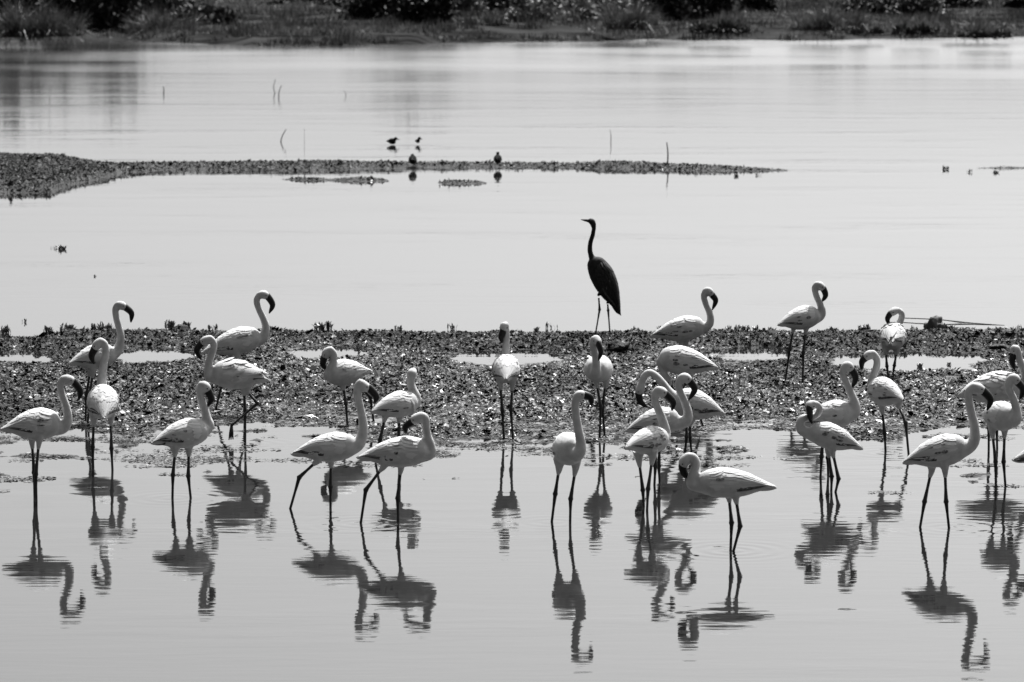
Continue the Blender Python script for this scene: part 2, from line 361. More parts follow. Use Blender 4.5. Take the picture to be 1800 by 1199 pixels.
def bird(name, label, cat, group, feet, knees, hips, F, T, H, neck, head, bill, dF=0., dT=0., dN=None, dB=None, z0=-.03,
         kind='flamingo', raised=None, dark=.3, rough=.0, body_d=0., hipw=.035, neck_r=1.0, bill_dd=None, mot=.3, wide=1.0, legs=True):
    """All outline points are given as picture points; dF, dT, dN, dB are their distances (m) behind the standing plane."""
    ft = [on_level(x, y, 0.0) if z0 < 0 else on_level(x, y, z0) for (x, y) in feet]
    Y0 = sum(p.y for p in ft) / len(ft) + body_d
    base = Vector((sum(p.x for p in ft) / len(ft), sum(p.y for p in ft) / len(ft), max(z0, 0)))
    s = FPX / Y0                                # px per metre there
    q = s / 262.                                # scale against the near row
    P = lambda p, d=0.: at_depth(p[0], p[1], Y0 + d) - base
    fF, fT = P(F, dF), P(T, dT); Hm = H / s
    ax = (fT - fF); Lb = ax.length; ax.normalize()
    lat = ax.cross(Vector((0, 0, 1))); lat.normalize(); ver = lat.cross(ax); ver.normalize()
    heron = kind == 'heron'; duck = kind == 'duck'
    Wm = Hm * wide
    def surf(t, th, side):
        c = fF + ax * (Lb * t); tt = min(max(t, 0), 1)
        hh = interp(tt, TT, TOP) if abs(th) < math.pi / 2 else interp(tt, TT, BOT)
        return c + lat * (side * math.sin(th) * interp(tt, TT, WID) * Wm) + ver * (math.cos(th) * hh * Hm), c
    V, Fc = [], []
    # torso
    ring = 16; b0 = len(V); ts = [0, .015, .04, .08, .14, .2, .28, .36, .44, .52, .6, .68, .76, .84, .91, .96, 1.0]
    for t in ts:
        for k in range(ring):
            a = 2 * math.pi * k / ring
            p, c = surf(t, a if a <= math.pi else 2 * math.pi - a, 1 if a <= math.pi else -1); V.append(p)
    for i in range(len(ts) - 1):
        for k in range(ring): Fc.append((b0 + i * ring + k, b0 + i * ring + (k + 1) % ring, b0 + (i + 1) * ring + (k + 1) % ring, b0 + (i + 1) * ring + k))
    Fc.append(tuple(b0 + k for k in reversed(range(ring)))); Fc.append(tuple(b0 + (len(ts) - 1) * ring + k for k in range(ring)))
    # neck and head
    if dN is None: dN = [dF] * len(neck)
    if isinstance(dN, (int, float)): dN = list(np.linspace(dF, dN, len(neck)))
    N = [fF + ax * (Lb * .22) - ver * (Hm * .05)] + [P(p, d) for p, d in zip(neck, dN)]
    dh = dN[-1] if dB is None else dB
    hd = P(head, dN[-1] * .5 + dh * .5); bl = [P(p, (dh if bill_dd is None else bill_dd[i])) for i, p in enumerate(bill)]
    C = catmull(N, 5); m_ = len(C)
    lens = [0.]
    for i in range(1, m_): lens.append(lens[-1] + (C[i] - C[i - 1]).length)
    S = 1.0 if not duck else .8
    if heron: rr = [.064, .050, .034, .026, .0235, .022, .021]
    elif duck: rr = [.06, .05, .04, .034, .03, .028, .028]
    else: rr = [.076, .058, .042, .0335, .029, .027, .027]
    radn = [interp(x / lens[-1], [0, .12, .25, .4, .6, .85, 1], rr) * neck_r * S for x in lens]
    # the head: swelling from the last neck point through the head centre to the bill base
    hp = catmull([C[-2], C[-1], hd, bl[0]], 4)[4:]
    hr0 = radn[-1]; hk = .037 if not heron else .031
    if duck: hk = .03
    radh = [interp(i / (len(hp) - 1), [0, .25, .5, .75, 1], [hr0, hk * .92, hk, hk * .92, hk * .72]) for i in range(len(hp))]
    tube(C + hp[1:], radn + radh[1:], 10, V, Fc)
    # thighs
    LV, LF = [], []
    knee3, foot3 = [], []
    if legs:
        for i, (hp_, kp, fp) in enumerate(zip(hips, knees, feet)):
            sd_ = (1 if i == 0 else -1) * hipw
            # the side nearer the camera is the one whose foot is nearer
            if len(ft) > 1: sd_ = hipw if ft[i].y >= ft[1 - i].y else -hipw
            latd = sd_ if abs(lat.y) > .5 else 0.
            ht = P(hp_, latd + (dF * .55 + dT * .45))
            if raised and i in raised:
                rk = raised[i]; kn = P(kp, latd + rk[0]); an = P(rk[1], latd + rk[0]); toe = P(rk[2], latd + rk[0])
            else:
                fb = ft[i] - base; fb.z = min(fb.z, z0 - max(z0, 0)) if z0 < 0 else 0.
                an = fb; kn = P(kp, latd * .6 + (ft[i].y - Y0) * .5 + (dF * .55 + dT * .45) * .5); toe = None
            up = ht + (ht - kn).normalized() * (-.0) + ver * (Hm * .30); low = ht.lerp(kn, .30 if not heron else .12)
            th = catmull([up, ht, low], 4)
            tube(th, [interp(j / (len(th) - 1), [0, .5, 1], [.044, .027, .0130]) * (1 if not heron else .6) for j in range(len(th))], 8, V, Fc)
            lr = .0104 if not heron else .0085
            c1 = [ht.lerp(kn, .22), ht.lerp(kn, .6), ht.lerp(kn, .92), kn, kn.lerp(an, .07), kn.lerp(an, .4), kn.lerp(an, .9), an]
            tube(c1, [lr, lr * .95, lr * 1.35, lr * 1.75, lr * 1.25, lr * .85, lr * .85, lr * 1.2], 7, LV, LF)
            if toe is not None:
                dirv = (toe - an)
                for da in (-.3, 0, .3):
                    e = an + dirv + lat.cross(Vector((0, 0, 1))) * (da * .06) + lat * (da * .05)
                    tube([an, an.lerp(e, .55), e], [lr * 1.1, lr * .9, lr * .4], 5, LV, LF)
                b1 = len(LV); LV += [an, an + dirv * .8 + lat * .02, an + dirv * .85 - lat * .02]; LF.append((b1, b1 + 1, b1 + 2))
            else:
                fw = -ax; fw.z = 0; fw.normalize(); fl = .075
                tips = [an + (Matrix.Rotation(a_, 3, 'Z') @ fw) * fl + Vector((0, 0, .004)) for a_ in (-.55, 0, .55)]
                for tp in tips: tube([an + Vector((0, 0, .006)), an.lerp(tp, .5) + Vector((0, 0, .006)), tp], [lr * 1.0, lr * .75, lr * .4], 5, LV, LF)
                b1 = len(LV); LV += [an + Vector((0, 0, .006))] + [t_ * .9 + an * .1 for t_ in tips]; LF += [(b1, b1 + 1, b1 + 2), (b1, b1 + 2, b1 + 3)]
    vs, fs = remeshed(V, Fc, .0085 if not duck else .007, 5 if not duck else 3)
    nb = len(fs); off = len(vs)
    vs = vs + LV; fs = fs + [tuple(i + off for i in f) for f in LF]
    root = empty(name, base); tag(root, label, cat, group)
    pm = M_HERON if heron else M_DUCK if duck else M_PLUME
    mesh_obj('body', vs, fs, None, root, True, [pm, M_LEG], [0] * nb + [1] * (len(fs) - nb))
    # bill
    BV, BF = [], []
    if heron or duck:
        pts = [hd.lerp(bl[0], .5)] + bl; pb = catmull(pts, 3); k = len(pb)
        r0 = .017 if heron else .014
        tube(pb, [interp(i / (k - 1), [0, .3, 1], [r0, r0, .003 if heron else .007]) for i in range(k)], 8, BV, BF, None, .8 if heron else 1.3)
    else:
        pts = [hd.lerp(bl[0], .45)] + bl; pb = catmull(pts, 5); k = len(pb)
        blat = (bl[1] - hd).cross(bl[2] - bl[1]); blat = blat.normalized() if blat.length > 1e-6 else lat
        tube(pb, [interp(i / (k - 1), [0, .25, .5, .68, .85, 1], [.027, .029, .027, .0235, .0165, .005]) for i in range(k)], 9, BV, BF, blat, .72)
    mesh_obj('bill', BV, BF, M_BILL, root)
    # eyes
    fwd = (bl[0] - hd).normalized(); hl = fwd.cross(Vector((0, 0, 1)))
    hl = hl.normalized() if hl.length > .1 else lat
    hu = hl.cross(fwd)
    for sgn in (-1, 1):
        c = hd.lerp(bl[0], .45) + hl * (sgn * hk * .78) + hu * .008; EV, EF = [], []
        tube([c - hl * .005, c - hl * .003, c, c + hl * .003, c + hl * .005], [.002, .0045, .0055, .0045, .002], 8, EV, EF)
        mesh_obj('eye', EV, EF, M_EYE, root)
    # wings of overlapping feathers
    rg = random.Random(label)
    fm = M_HERONF if heron else M_DUCK if duck else M_FEATH
    fsc = Lb / .43
    for side in (-1, 1):
        WV, WF, WI = [], [], []
        def feather(t0, t1, a0, a1, w, l0, l1, mi):
            b1 = len(WV); K = 5; prof = [.55, .9, 1., .95, .72, .12]
            pts = []
            for i in range(K + 1):
                f = i / K; p, c = surf(t0 + (t1 - t0) * f, a0 + (a1 - a0) * f, side)
                nn = (p - c); nn = nn.normalized() if nn.length > 1e-5 else ver
                pts.append((p + nn * (l0 + (l1 - l0) * f), nn))
            for i in range(K + 1):
                p, nn = pts[i]; d = pts[min(i + 1, K)][0] - pts[max(i - 1, 0)][0]
                sdv = d.cross(nn); sdv = sdv.normalized() if sdv.length > 1e-6 else lat
                w_ = w * prof[i]
                WV.extend([p - sdv * w_ - nn * (.25 * w_), p, p + sdv * w_ - nn * (.25 * w_)])
            for i in range(K):
                a = b1 + i * 3; WF.extend([(a, a + 1, a + 4, a + 3), (a + 1, a + 2, a + 5, a + 4)]); WI.extend([mi, mi])
        lift = lambda: .004 + rg.uniform(0, .004)
        # flight feathers first (lowest), then secondaries, then coverts on top
        for i in range(4):
            a = R(104 - 6 * i); feather(.52 + .03 * i, .90 + .030 * i, a, R(66 - 9 * i), (.018 if i < 2 else .012) * fsc, .007, .006, 1 if rg.random() < (.65 if i < 2 else .2) + dark * .5 else 0)
        for i in range(7):
            a = R(16 + 13 * i + rg.uniform(-3, 3)); feather(.44, .97 + rg.uniform(-.05, .05) - .03 * abs(i - 2), a, a * .55, .026 * fsc, .004, .006 + rough * rg.uniform(0, .05), 0)
        for i in range(4):      # tail
            a = R(25 + 30 * i); feather(.80, .985 + rg.uniform(0, .045), a, a * .9, .016 * fsc, .002, .003, 1 if rg.random() < .25 * dark else 0)
        for row in range(5):
            t0 = .50 - .09 * row
            for i in range(7):
                a = R(10 + 14.5 * i + rg.uniform(-3, 3)); lf = .0062 + .0004 * row + rg.uniform(0, .0015) + rough * rg.uniform(0, .02)
                feather(t0 + rg.uniform(-.01, .01), t0 + .22 + rg.uniform(-.02, .03), a, a * .95 + R(1), .024 * fsc, (.0045 + .0004 * row) if row < 3 else -.004, lf, 0)
                if i >= 3 and rg.random() < mot * .42:          # small dark blotch on a covert
                    feather(t0 + .10 + rg.uniform(-.02, .02), t0 + .19 + rg.uniform(-.02, .03), a, a * .97, rg.uniform(.006, .015) * fsc, .0075 + .0005 * row, .0085 + .0005 * row, 2)
        mesh_obj('wing', WV, WF, None, root, True, [fm, M_DARKF, M_BLOTCH if not (heron or duck) else M_DARKF], WI)
    return root

G = 'flamingos standing in the shallows'
def fl(label, **k): return bird('flamingo', label, 'flamingo', G, **k)
fl('white flamingo with raised neck behind the one seen from the back at far left', feet=[(150, 742), (154, 745)], knees=[(152, 694), (157, 697)], hips=[(159, 650), (164, 652)],
   F=(203, 622), T=(121, 640), H=43, neck=[(205, 617), (211, 603), (212, 588), (208, 572), (204, 556), (203, 543), (207, 535)], head=(213, 537), bill=[(221, 541), (231, 551), (230, 567)], dF=.10, dT=-.08)
fl('white flamingo seen squarely from behind near the left edge, neck upright', feet=[(164, 823), (198, 827)], knees=[(163, 786), (196, 789)], hips=[(165, 737), (195, 734)],
   F=(180, 692), T=(182, 736), H=54, neck=[(179, 686), (179, 665), (182, 642), (186, 620), (184, 605), (177, 599)], head=(171, 606), bill=[(166, 614), (161, 626), (165, 640)], dF=.2, dT=-.2, dN=.22, wide=1.15)
fl('flamingo at the far left edge facing right, standing nearest the frame edge', feet=[(61, 874), (64, 877)], knees=[(60, 831), (63, 834)], hips=[(56, 773), (69, 772)],
   F=(108, 744), T=(3, 756), H=54, neck=[(108, 752), (117, 744), (119, 730), (115, 711), (108, 692), (106, 676), (111, 666)], head=(121, 668), bill=[(130, 672), (141, 688), (138, 704)], dF=.05, dT=-.05)
fl('flamingo facing right with its bill tucked down along its neck, left foreground', feet=[(303, 876), (336, 875)], knees=[(304, 835), (331, 837)], hips=[(308, 792), (332, 791)],
   F=(366, 755), T=(267, 780), H=49, neck=[(366, 750), (364, 737), (359, 718), (354, 701), (351, 686), (354, 676)], head=(361, 680), bill=[(366, 688), (371, 702), (364, 715)], dF=.08, dT=-.1)
fl('tall flamingo facing right on the mud behind the one lifting its foot', feet=[(379, 721), (430, 722)], knees=[(392, 668), (428, 675)], hips=[(405, 622), (417, 625)],
   F=(460, 591), T=(356, 620), H=45, neck=[(459, 596), (466, 586), (467, 573), (463, 560), (456, 545), (451, 529), (456, 518)], head=(464, 518), bill=[(471, 522), (479, 536), (473, 551)], z0=.03, dF=.05, dT=-.05)
fl('flamingo facing left stepping with one leg folded and foot lifted', feet=[(431, 781), (431, 781)], knees=[(431, 722), (453, 709)], hips=[(429, 687), (434, 688)],
   F=(371, 656), T=(471, 669), H=50, neck=[(370, 663), (366, 651), (368, 635), (374, 618), (376, 604), (370, 595)], head=(361, 599), bill=[(354, 604), (346, 616), (354, 633)], raised={1: (-.05, (407, 748), (406, 773))}, rough=1.0, dF=-.04, dT=.05)
fl('small flamingo facing left on the mud with neck folded against its chest', feet=[(611, 750), (657, 743)], knees=[(608, 709), (651, 698)], hips=[(603, 679), (630, 676)],
   F=(575, 660), T=(651, 653), H=45, neck=[(577, 661), (580, 648), (586, 635), (587, 622), (581, 614)], head=(574, 620), bill=[(570, 629), (568, 641), (576, 652)], z0=.0, dF=-.1, dT=.08)
fl('flamingo striding right with its trailing leg stretched back, left of centre', feet=[(508, 894), (581, 893)], knees=[(526, 839), (581, 856)], hips=[(559, 809), (582, 811)],
   F=(630, 783), T=(513, 799), H=49, neck=[(628, 781), (637, 765), (638, 742), (633, 715), (629, 696), (628, 682), (633, 672)], head=(641, 680), bill=[(649, 683), (661, 697), (658, 709)], dark=.6)
fl('flamingo whose head is turned away, seen from behind the neck, left of centre', feet=[(659, 815), (702, 812)], knees=[(668, 773), (701, 770)], hips=[(677, 732), (702, 734)],
   F=(732, 706), T=(652, 725), H=44, neck=[(730, 706), (730, 695), (725, 684), (722, 674), (722, 666)], head=(724, 657), bill=[(727, 652), (731, 650), (733, 656)], dF=.12, dT=-.1, dN=.14, bill_dd=[.19, .24, .27], neck_r=1.2)
fl('flamingo bending its head back to preen its own shoulder, left of centre', feet=[(633, 919), (700, 918)], knees=[(643, 861), (699, 876)], hips=[(676, 817), (705, 819)],
   F=(757, 792), T=(629, 806), H=52, neck=[(755, 798), (757, 784), (751, 765), (749, 748), (748, 736), (741, 730)], head=(731, 737), bill=[(724, 742), (713, 751), (714, 763)], dN=[0, 0, 0, 0, 0, -.01], dark=.6)
fl('flamingo seen from behind on the mud, neck straight up, centre of picture', feet=[(886, 773), (902, 775)], knees=[(883, 722), (898, 722)], hips=[(879, 672), (901, 674)],
   F=(890, 640), T=(889, 668), H=46, neck=[(888, 634), (889, 616), (890, 598), (890, 584), (889, 575)], head=(887, 572), bill=[(884, 583), (881, 593), (883, 603)], dF=.2, dT=-.2, dN=.2, z0=.0, wide=1.2, bill_dd=[.17, .16, .15])
fl('flamingo facing the viewer below the dark heron, bill hanging down its neck', feet=[(1054, 773), (1063, 769)], knees=[(1056, 714), (1059, 716)], hips=[(1048, 671), (1065, 669)],
   F=(1047, 654), T=(1060, 644), H=46, neck=[(1047, 654), (1048, 636), (1045, 618), (1042, 604), (1044, 596)], head=(1048, 597), bill=[(1052, 605), (1056, 619), (1052, 634)], dF=-.2, dT=.2, dN=-.25, z0=.0, wide=1.2, bill_dd=[-.29, -.31, -.30])
fl('flamingo in front facing the viewer with straight neck and head turned right', feet=[(969, 917), (1002, 920)], knees=[(976, 868), (1003, 877)], hips=[(983, 822), (1012, 822)],
   F=(1008, 796), T=(985, 785), H=56, neck=[(1017, 797), (1021, 780), (1017, 757), (1013, 733), (1011, 713), (1012, 702)], head=(1019, 695), bill=[(1028, 695), (1038, 700), (1040, 714)], dF=-.2, dT=.2, dN=-.22, wide=1.1)
fl('flamingo facing right on the far ridge above the flamingo with hidden head', feet=[(1196, 668), (1206, 668)], knees=[(1196, 636), (1206, 636)], hips=[(1197, 602), (1206, 602)],
   F=(1240, 573), T=(1144, 592), H=42, neck=[(1243, 573), (1249, 563), (1247, 549), (1241, 535), (1237, 521), (1240, 511)], head=(1246, 512), bill=[(1252, 519), (1258, 529), (1252, 545)], z0=.03)
fl('flamingo facing left with its neck lowered and head hanging by its legs', feet=[(1236, 751), (1210, 749)], knees=[(1222, 703), (1206, 705)], hips=[(1213, 654), (1196, 657)],
   F=(1157, 629), T=(1263, 648), H=48, neck=[(1160, 634), (1163, 645), (1165, 654)], head=(1170, 666), bill=[(1177, 680), (1185, 692), (1193, 703)], z0=.0, mot=.8)
fl('flamingo facing left with arched neck and bill to the mud, body behind an S-shaped neck', feet=[(1203, 797), (1216, 796)], knees=[(1207, 768), (1213, 768)], hips=[(1206, 744), (1213, 744)],
   F=(1180, 704), T=(1273, 728), H=52, neck=[(1178, 692), (1164, 673), (1153, 661), (1141, 655), (1132, 662), (1128, 674)], head=(1125, 685), bill=[(1123, 693), (1126, 706), (1138, 716)])
fl('flamingo with white S-shaped neck facing right in the middle of the tangled group', feet=[(1150, 852), (1160, 848)], knees=[(1152, 820), (1158, 820)], hips=[(1152, 768), (1160, 768)],
   F=(1196, 736), T=(1101, 758), H=49, neck=[(1199, 743), (1208, 738), (1209, 724), (1203, 705), (1195, 688), (1193, 674), (1197, 664)], head=(1205, 664), bill=[(1213, 671), (1221, 685), (1210, 704)], dark=.6)
fl('smaller flamingo in front of the tangled group facing right with black-edged wing', feet=[(1132, 890), (1137, 897)], knees=[(1130, 862), (1139, 860)], hips=[(1123, 807), (1147, 804)],
   F=(1170, 770), T=(1099, 788), H=47, neck=[(1168, 766), (1167, 747), (1160, 726), (1152, 707), (1151, 694), (1156, 685)], head=(1163, 689), bill=[(1171, 694), (1183, 707), (1181, 722)], dF=.18, dT=-.12, dN=.18, dark=.7, mot=.9)
fl('foreground flamingo facing left with head curled against its neck', feet=[(1284, 967), (1287, 969)], knees=[(1286, 919), (1301, 925)], hips=[(1281, 870), (1293, 872)],
   F=(1222, 849), T=(1361, 857), H=51, neck=[(1218, 853), (1216, 842), (1220, 828), (1224, 815), (1219, 804), (1209, 802)], head=(1203, 811), bill=[(1200, 821), (1206, 835), (1227, 839)], bill_dd=[0, .02, .06])
fl('flamingo on the far mud, both long legs in full view, head down on neck', feet=[(1380, 673), (1411, 673)], knees=[(1388, 614), (1412, 619)], hips=[(1395, 576), (1417, 577)],
   F=(1440, 554), T=(1367, 572), H=40, neck=[(1441, 556), (1445, 546), (1441, 533), (1435, 520), (1432, 507), (1435, 500)], head=(1441, 502), bill=[(1448, 509), (1451, 520), (1444, 531)], dF=.08, dT=-.08, z0=.02, dark=.5)
fl('flamingo seen from behind in the puddle, head twisted left, beside a long stick', feet=[(1562, 666), (1568, 665)], knees=[(1559, 644), (1572, 643)], hips=[(1557, 618), (1576, 618)],
   F=(1573, 586), T=(1565, 606), H=46, neck=[(1577, 574), (1584, 562), (1585, 551), (1578, 545)], head=(1570, 548), bill=[(1564, 553), (1560, 561), (1563, 572)], dF=.2, dT=-.2, dN=.12, dB=.08, z0=.0, wide=1.15, rough=.4)
fl('greyish flamingo facing left, walking with its rear leg bent, right side', feet=[(1557, 794), (1598, 800)], knees=[(1555, 762), (1592, 743)], hips=[(1550, 716), (1579, 711)],
   F=(1532, 683), T=(1587, 704), H=48, neck=[(1533, 676), (1535, 662), (1541, 644), (1541, 630), (1535, 621)], head=(1528, 624), bill=[(1520, 630), (1515, 637), (1515, 651)], dF=.18, dT=-.14, dN=.2, dark=.7, mot=.8)
fl('flamingo facing right with curved neck, body partly hidden by a preening one', feet=[(1442, 839), (1456, 837)], knees=[(1444, 803), (1455, 805)], hips=[(1448, 755), (1458, 755)],
   F=(1500, 724), T=(1410, 747), H=50, neck=[(1500, 726), (1503, 712), (1496, 692), (1488, 674), (1482, 658), (1483, 647)], head=(1490, 643), bill=[(1498, 651), (1504, 665), (1497, 683)])
fl('flamingo facing left preening its chest, neck looped round, right of centre', feet=[(1461, 862), (1467, 865)], knees=[(1462, 838), (1474, 842)], hips=[(1456, 792), (1463, 792)],
   F=(1421, 757), T=(1515, 789), H=44, neck=[(1412, 758), (1406, 748), (1410, 736), (1424, 734), (1436, 729), (1441, 720), (1437, 712), (1429, 709)], head=(1424, 713), bill=[(1423, 719), (1424, 732), (1427, 745)], dN=[0, 0, 0, .02, .03, .03, .02, 0], bill_dd=[-.02, -.03, -.04], neck_r=.9, mot=.8)
fl('large foreground flamingo facing right with legs spread, right side', feet=[(1616, 927), (1669, 928)], knees=[(1625, 882), (1663, 882)], hips=[(1638, 823), (1661, 823)],
   F=(1702, 784), T=(1588, 814), H=54, neck=[(1704, 784), (1713, 771), (1713, 750), (1708, 728), (1703, 705), (1703, 688), (1711, 679)], head=(1720, 683), bill=[(1729, 688), (1741, 703), (1735, 722)], mot=.9)
fl('flamingo at the right edge with head by the frame, behind two others', feet=[(1738, 790), (1753, 790)], knees=[(1738, 752), (1752, 752)], hips=[(1738, 703), (1752, 703)],
   F=(1797, 677), T=(1683, 696), H=54, neck=[(1801, 682), (1803, 668), (1798, 648), (1792, 631), (1789, 618)], head=(1784, 613), bill=[(1782, 622), (1779, 637), (1784, 651)], rough=.4)
fl('flamingo near the right edge turned towards the viewer, bill touching the frame', feet=[(1751, 857), (1768, 855)], knees=[(1750, 812), (1764, 812)], hips=[(1744, 757), (1766, 756)],
   F=(1779, 738), T=(1728, 728), H=50, neck=[(1785, 738), (1787, 722), (1782, 703), (1774, 685), (1773, 672), (1777, 664)], head=(1784, 666), bill=[(1790, 673), (1798, 686), (1792, 703)], dF=-.16, dT=.18, dN=-.16, wide=1.1)
fl('flamingo cut off by the right frame edge, only its tail showing', feet=[(1832, 915), (1850, 917)], knees=[(1836, 872), (1852, 872)], hips=[(1838, 822), (1855, 822)],
   F=(1890, 790), T=(1781, 810), H=50, neck=[(1893, 784), (1901, 770), (1901, 750), (1896, 728), (1892, 706), (1893, 690)], head=(1905, 684), bill=[(1915, 690), (1926, 703), (1920, 722)])

bird('heron', 'tall dark heron standing upright on the ridge, bill pointing left', 'heron', None, feet=[(1047, 586), (1072, 584)], knees=[(1054, 544), (1069, 545)], hips=[(1052, 518), (1068, 532)],
     F=(1040, 452), T=(1089, 553), H=41, neck=[(1040, 452), (1037, 440), (1038, 426), (1042, 413), (1044, 401)], head=(1041, 390), bill=[(1034, 388), (1027, 387), (1021, 386)], kind='heron', z0=.07, dF=.02, dT=-.03, wide=.8)

def duck(label, body, headp, face, z0, width, dd=0., fy=5):
    x, y = body; f = face
    bird('duck', label, 'duck', 'ducks in mid water', feet=[(x, y + fy)], knees=[(x, y + 5)], hips=[(x, y + 4)], F=(x + f * width * .5, y), T=(x - f * width * .55, y - 1), H=width * .62 if abs(f) > .5 else 15,
         neck=[(headp[0] - f * 1, (y + headp[1]) / 2 + 1), (headp[0], headp[1] + 3)], head=headp, bill=[(headp[0] + f * 3 + (.5 if abs(f) < .5 else 0), headp[1] + 1), (headp[0] + f * 5 + (.8 if abs(f) < .5 else 0), headp[1] + 1.5), (headp[0] + f * 7, headp[1] + 2)],
         kind='duck', legs=False, z0=z0, dF=.18 * dd, dT=-.14 * dd, wide=1.0, neck_r=.8)
duck('duck swimming right, left one of the pair on open water', (688, 249.5), (695, 243.5), 1, .0, 16)
duck('duck swimming right, right one of the pair on open water', (733.5, 249), (737, 243), .7, .0, 11)
duck('round dark duck resting low on the thin mud bar', (725, 282), (725, 272.5), .15, .0, 20, 1, 14)
duck('duck sitting upright on the thin mud bar with raised head', (874.5, 281), (875, 269), .2, .0, 16, 1, 14)

# ------------------------------------------------------------------ small plants and driftwood
def plant_mesh(name, nl, hgt, spread, seed, wide=.30):
    rg = random.Random(seed); V, F = [], []
    for i in range(nl):
        a = rg.uniform(0, 6.283); ln = hgt * rg.uniform(.55, 1.1); tilt = rg.uniform(.15, 1.1) * spread; w = ln * wide * rg.uniform(.7, 1.2)
        d = Vector((math.cos(a), math.sin(a), 0)); s = Vector((-d.y, d.x, 0)); b0 = Vector((rg.uniform(-.95, .95), rg.uniform(-.5, .5), -.01)) * hgt
        b = len(V); K = 4; p = b0.copy()
        for k in range(K + 1):
            t = k / K; an = tilt * (.35 + 1.0 * t); w_ = w * (.22 + .78 * math.sin(math.pi * min(1, t * .92 + .06)) ** 1.2) * .5
            V += [p - s * w_ + d * 0 + Vector((0, 0, .12 * w_)), p, p + s * w_ + Vector((0, 0, .12 * w_))]
            p = p + (d * math.sin(an) + Vector((0, 0, math.cos(an)))) * (ln / K)
        for k in range(K):
            q = b + k * 3; F += [(q, q + 1, q + 4, q + 3), (q + 1, q + 2, q + 5, q + 4)]
    me = bpy.data.meshes.new(name); me.from_pydata([tuple(v) for v in V], [], F); me.materials.append(M_LEAF); me.update(); return me
PM = [plant_mesh('marsh_plant', 34, .12, 1.35, 1, .32), plant_mesh('marsh_plant', 26, .12, 1.2, 2, .34), plant_mesh('marsh_plant', 44, .10, 1.6, 3, .36), plant_mesh('marsh_plant', 12, .14, 1.1, 4, .26)]
GP = 'small marsh plants'
def plant(px, py, hpx, var, label, h=near_h, grp=GP):
    p = on_level(px, py, 0.); z = max(gz(p.x, p.y, h), 0)
    p = on_level(px, py, z); s = FPX / p.y
    o = link('marsh_plant', PM[var], None, (p.x, p.y, z), random.uniform(0, 6.28), hpx / s / .15); tag(o, label, 'plant', grp); return o
plant(5, 586, 20, 0, 'small leafy plant in the water at the far left frame edge')
plant(42, 567, 9, 3, 'tiny sprig floating in open water near the far left')
plant(85, 583, 17, 2, 'low leafy plant at the left end of the ridge')
plant(118, 583, 22, 0, 'bushy marsh plant on the ridge left of the tall-necked flamingo')
plant(173, 580, 18, 1, 'marsh plant on the ridge just behind the leftmost tall neck')
plant(190, 578, 15, 2, 'rounded tuft on the ridge touching the leftmost tall neck')
plant(298, 573, 16, 0, 'leafy tuft rising behind the ridge between the two left tall necks')
plant(327, 573, 14, 2, 'dark low clump on the ridge right of the leafy tuft')
plant(375, 579, 12, 1, 'small sprig on the ridge left of the second tall neck')
plant(474, 580, 15, 2, 'dark tuft on the ridge right of the second tall neck')
plant(568, 579, 21, 0, 'spiky dark plant on the ridge above the folded-neck flamingo')
plant(700, 579, 10, 1, 'small plant on the ridge above the flamingo whose head is turned away')
plant(797, 579, 15, 3, 'upright sprout on the ridge left of the central rear-view flamingo')
plant(943, 581, 10, 2, 'low tuft on the ridge between the central neck and the sprig')
plant(969, 577, 14, 3, 'thin sprig standing in water left of the heron')
plant(1118, 583, 12, 1, 'small plant on the ridge right of the heron')
plant(1160, 581, 12, 0, 'small tuft on the ridge touching the tail of the ridge flamingo')
plant(1278, 581, 12, 3, 'upright sprout on the ridge right of the ridge flamingo')
plant(1302, 581, 15, 0, 'leafy plant on the ridge, left of a smaller spiky one')
plant(1324, 581, 13, 1, 'smaller spiky plant on the ridge right of a leafy one')
plant(1355, 582, 12, 2, 'low tuft on the ridge just left of the head-down flamingo')
plant(1463, 582, 13, 2, 'low plant on the ridge just right of the head-down flamingo')
plant(1519, 581, 16, 0, 'dark leafy plant on the ridge left of the twisted-head flamingo')
plant(1607, 582, 12, 1, 'small spiky plant left of the big clod with the stick')
plant(1664, 581, 20, 2, 'dark bushy plant leaning on the right of the big clod')
plant(1788, 578, 10, 3, 'thin sprig on the ridge near the right frame edge')
plant(1617, 645, 11, 0, 'small dark sprout at the near edge of the right puddle')
plant(1668, 642, 8, 2, 'tiny tuft at the right puddle near the sprout')
plant(108, 438, 12, 2, 'dark floating clump alone on open water at left')
plant(95, 437, 7, 3, 'tiny leaf tip beside the floating clump at left')
plant(167, 486, 5, 2, 'tiny floating scrap below the floating clump')
plant(1662, 298, 9, 1, 'small floating tuft left of the right islet', mid_h)
plant(1703, 303, 8, 3, 'small sprig at the left tip of the right islet', mid_h)
plant(1750, 304, 8, 2, 'small tuft in front of the right islet', mid_h)
plant(1294, 310, 8, 2, 'dark tuft just below the tip of the mud bar', mid_h)
plant(1333, 309, 6, 3, 'tiny sprig right of the dark tuft below the mud bar', mid_h)
plant(80, 343, 12, 3, 'dark sprig on the near edge of the left mud lobe', mid_h)
plant(777, 322, 8, 3, 'tiny curled sprig left of the lower islet', mid_h)

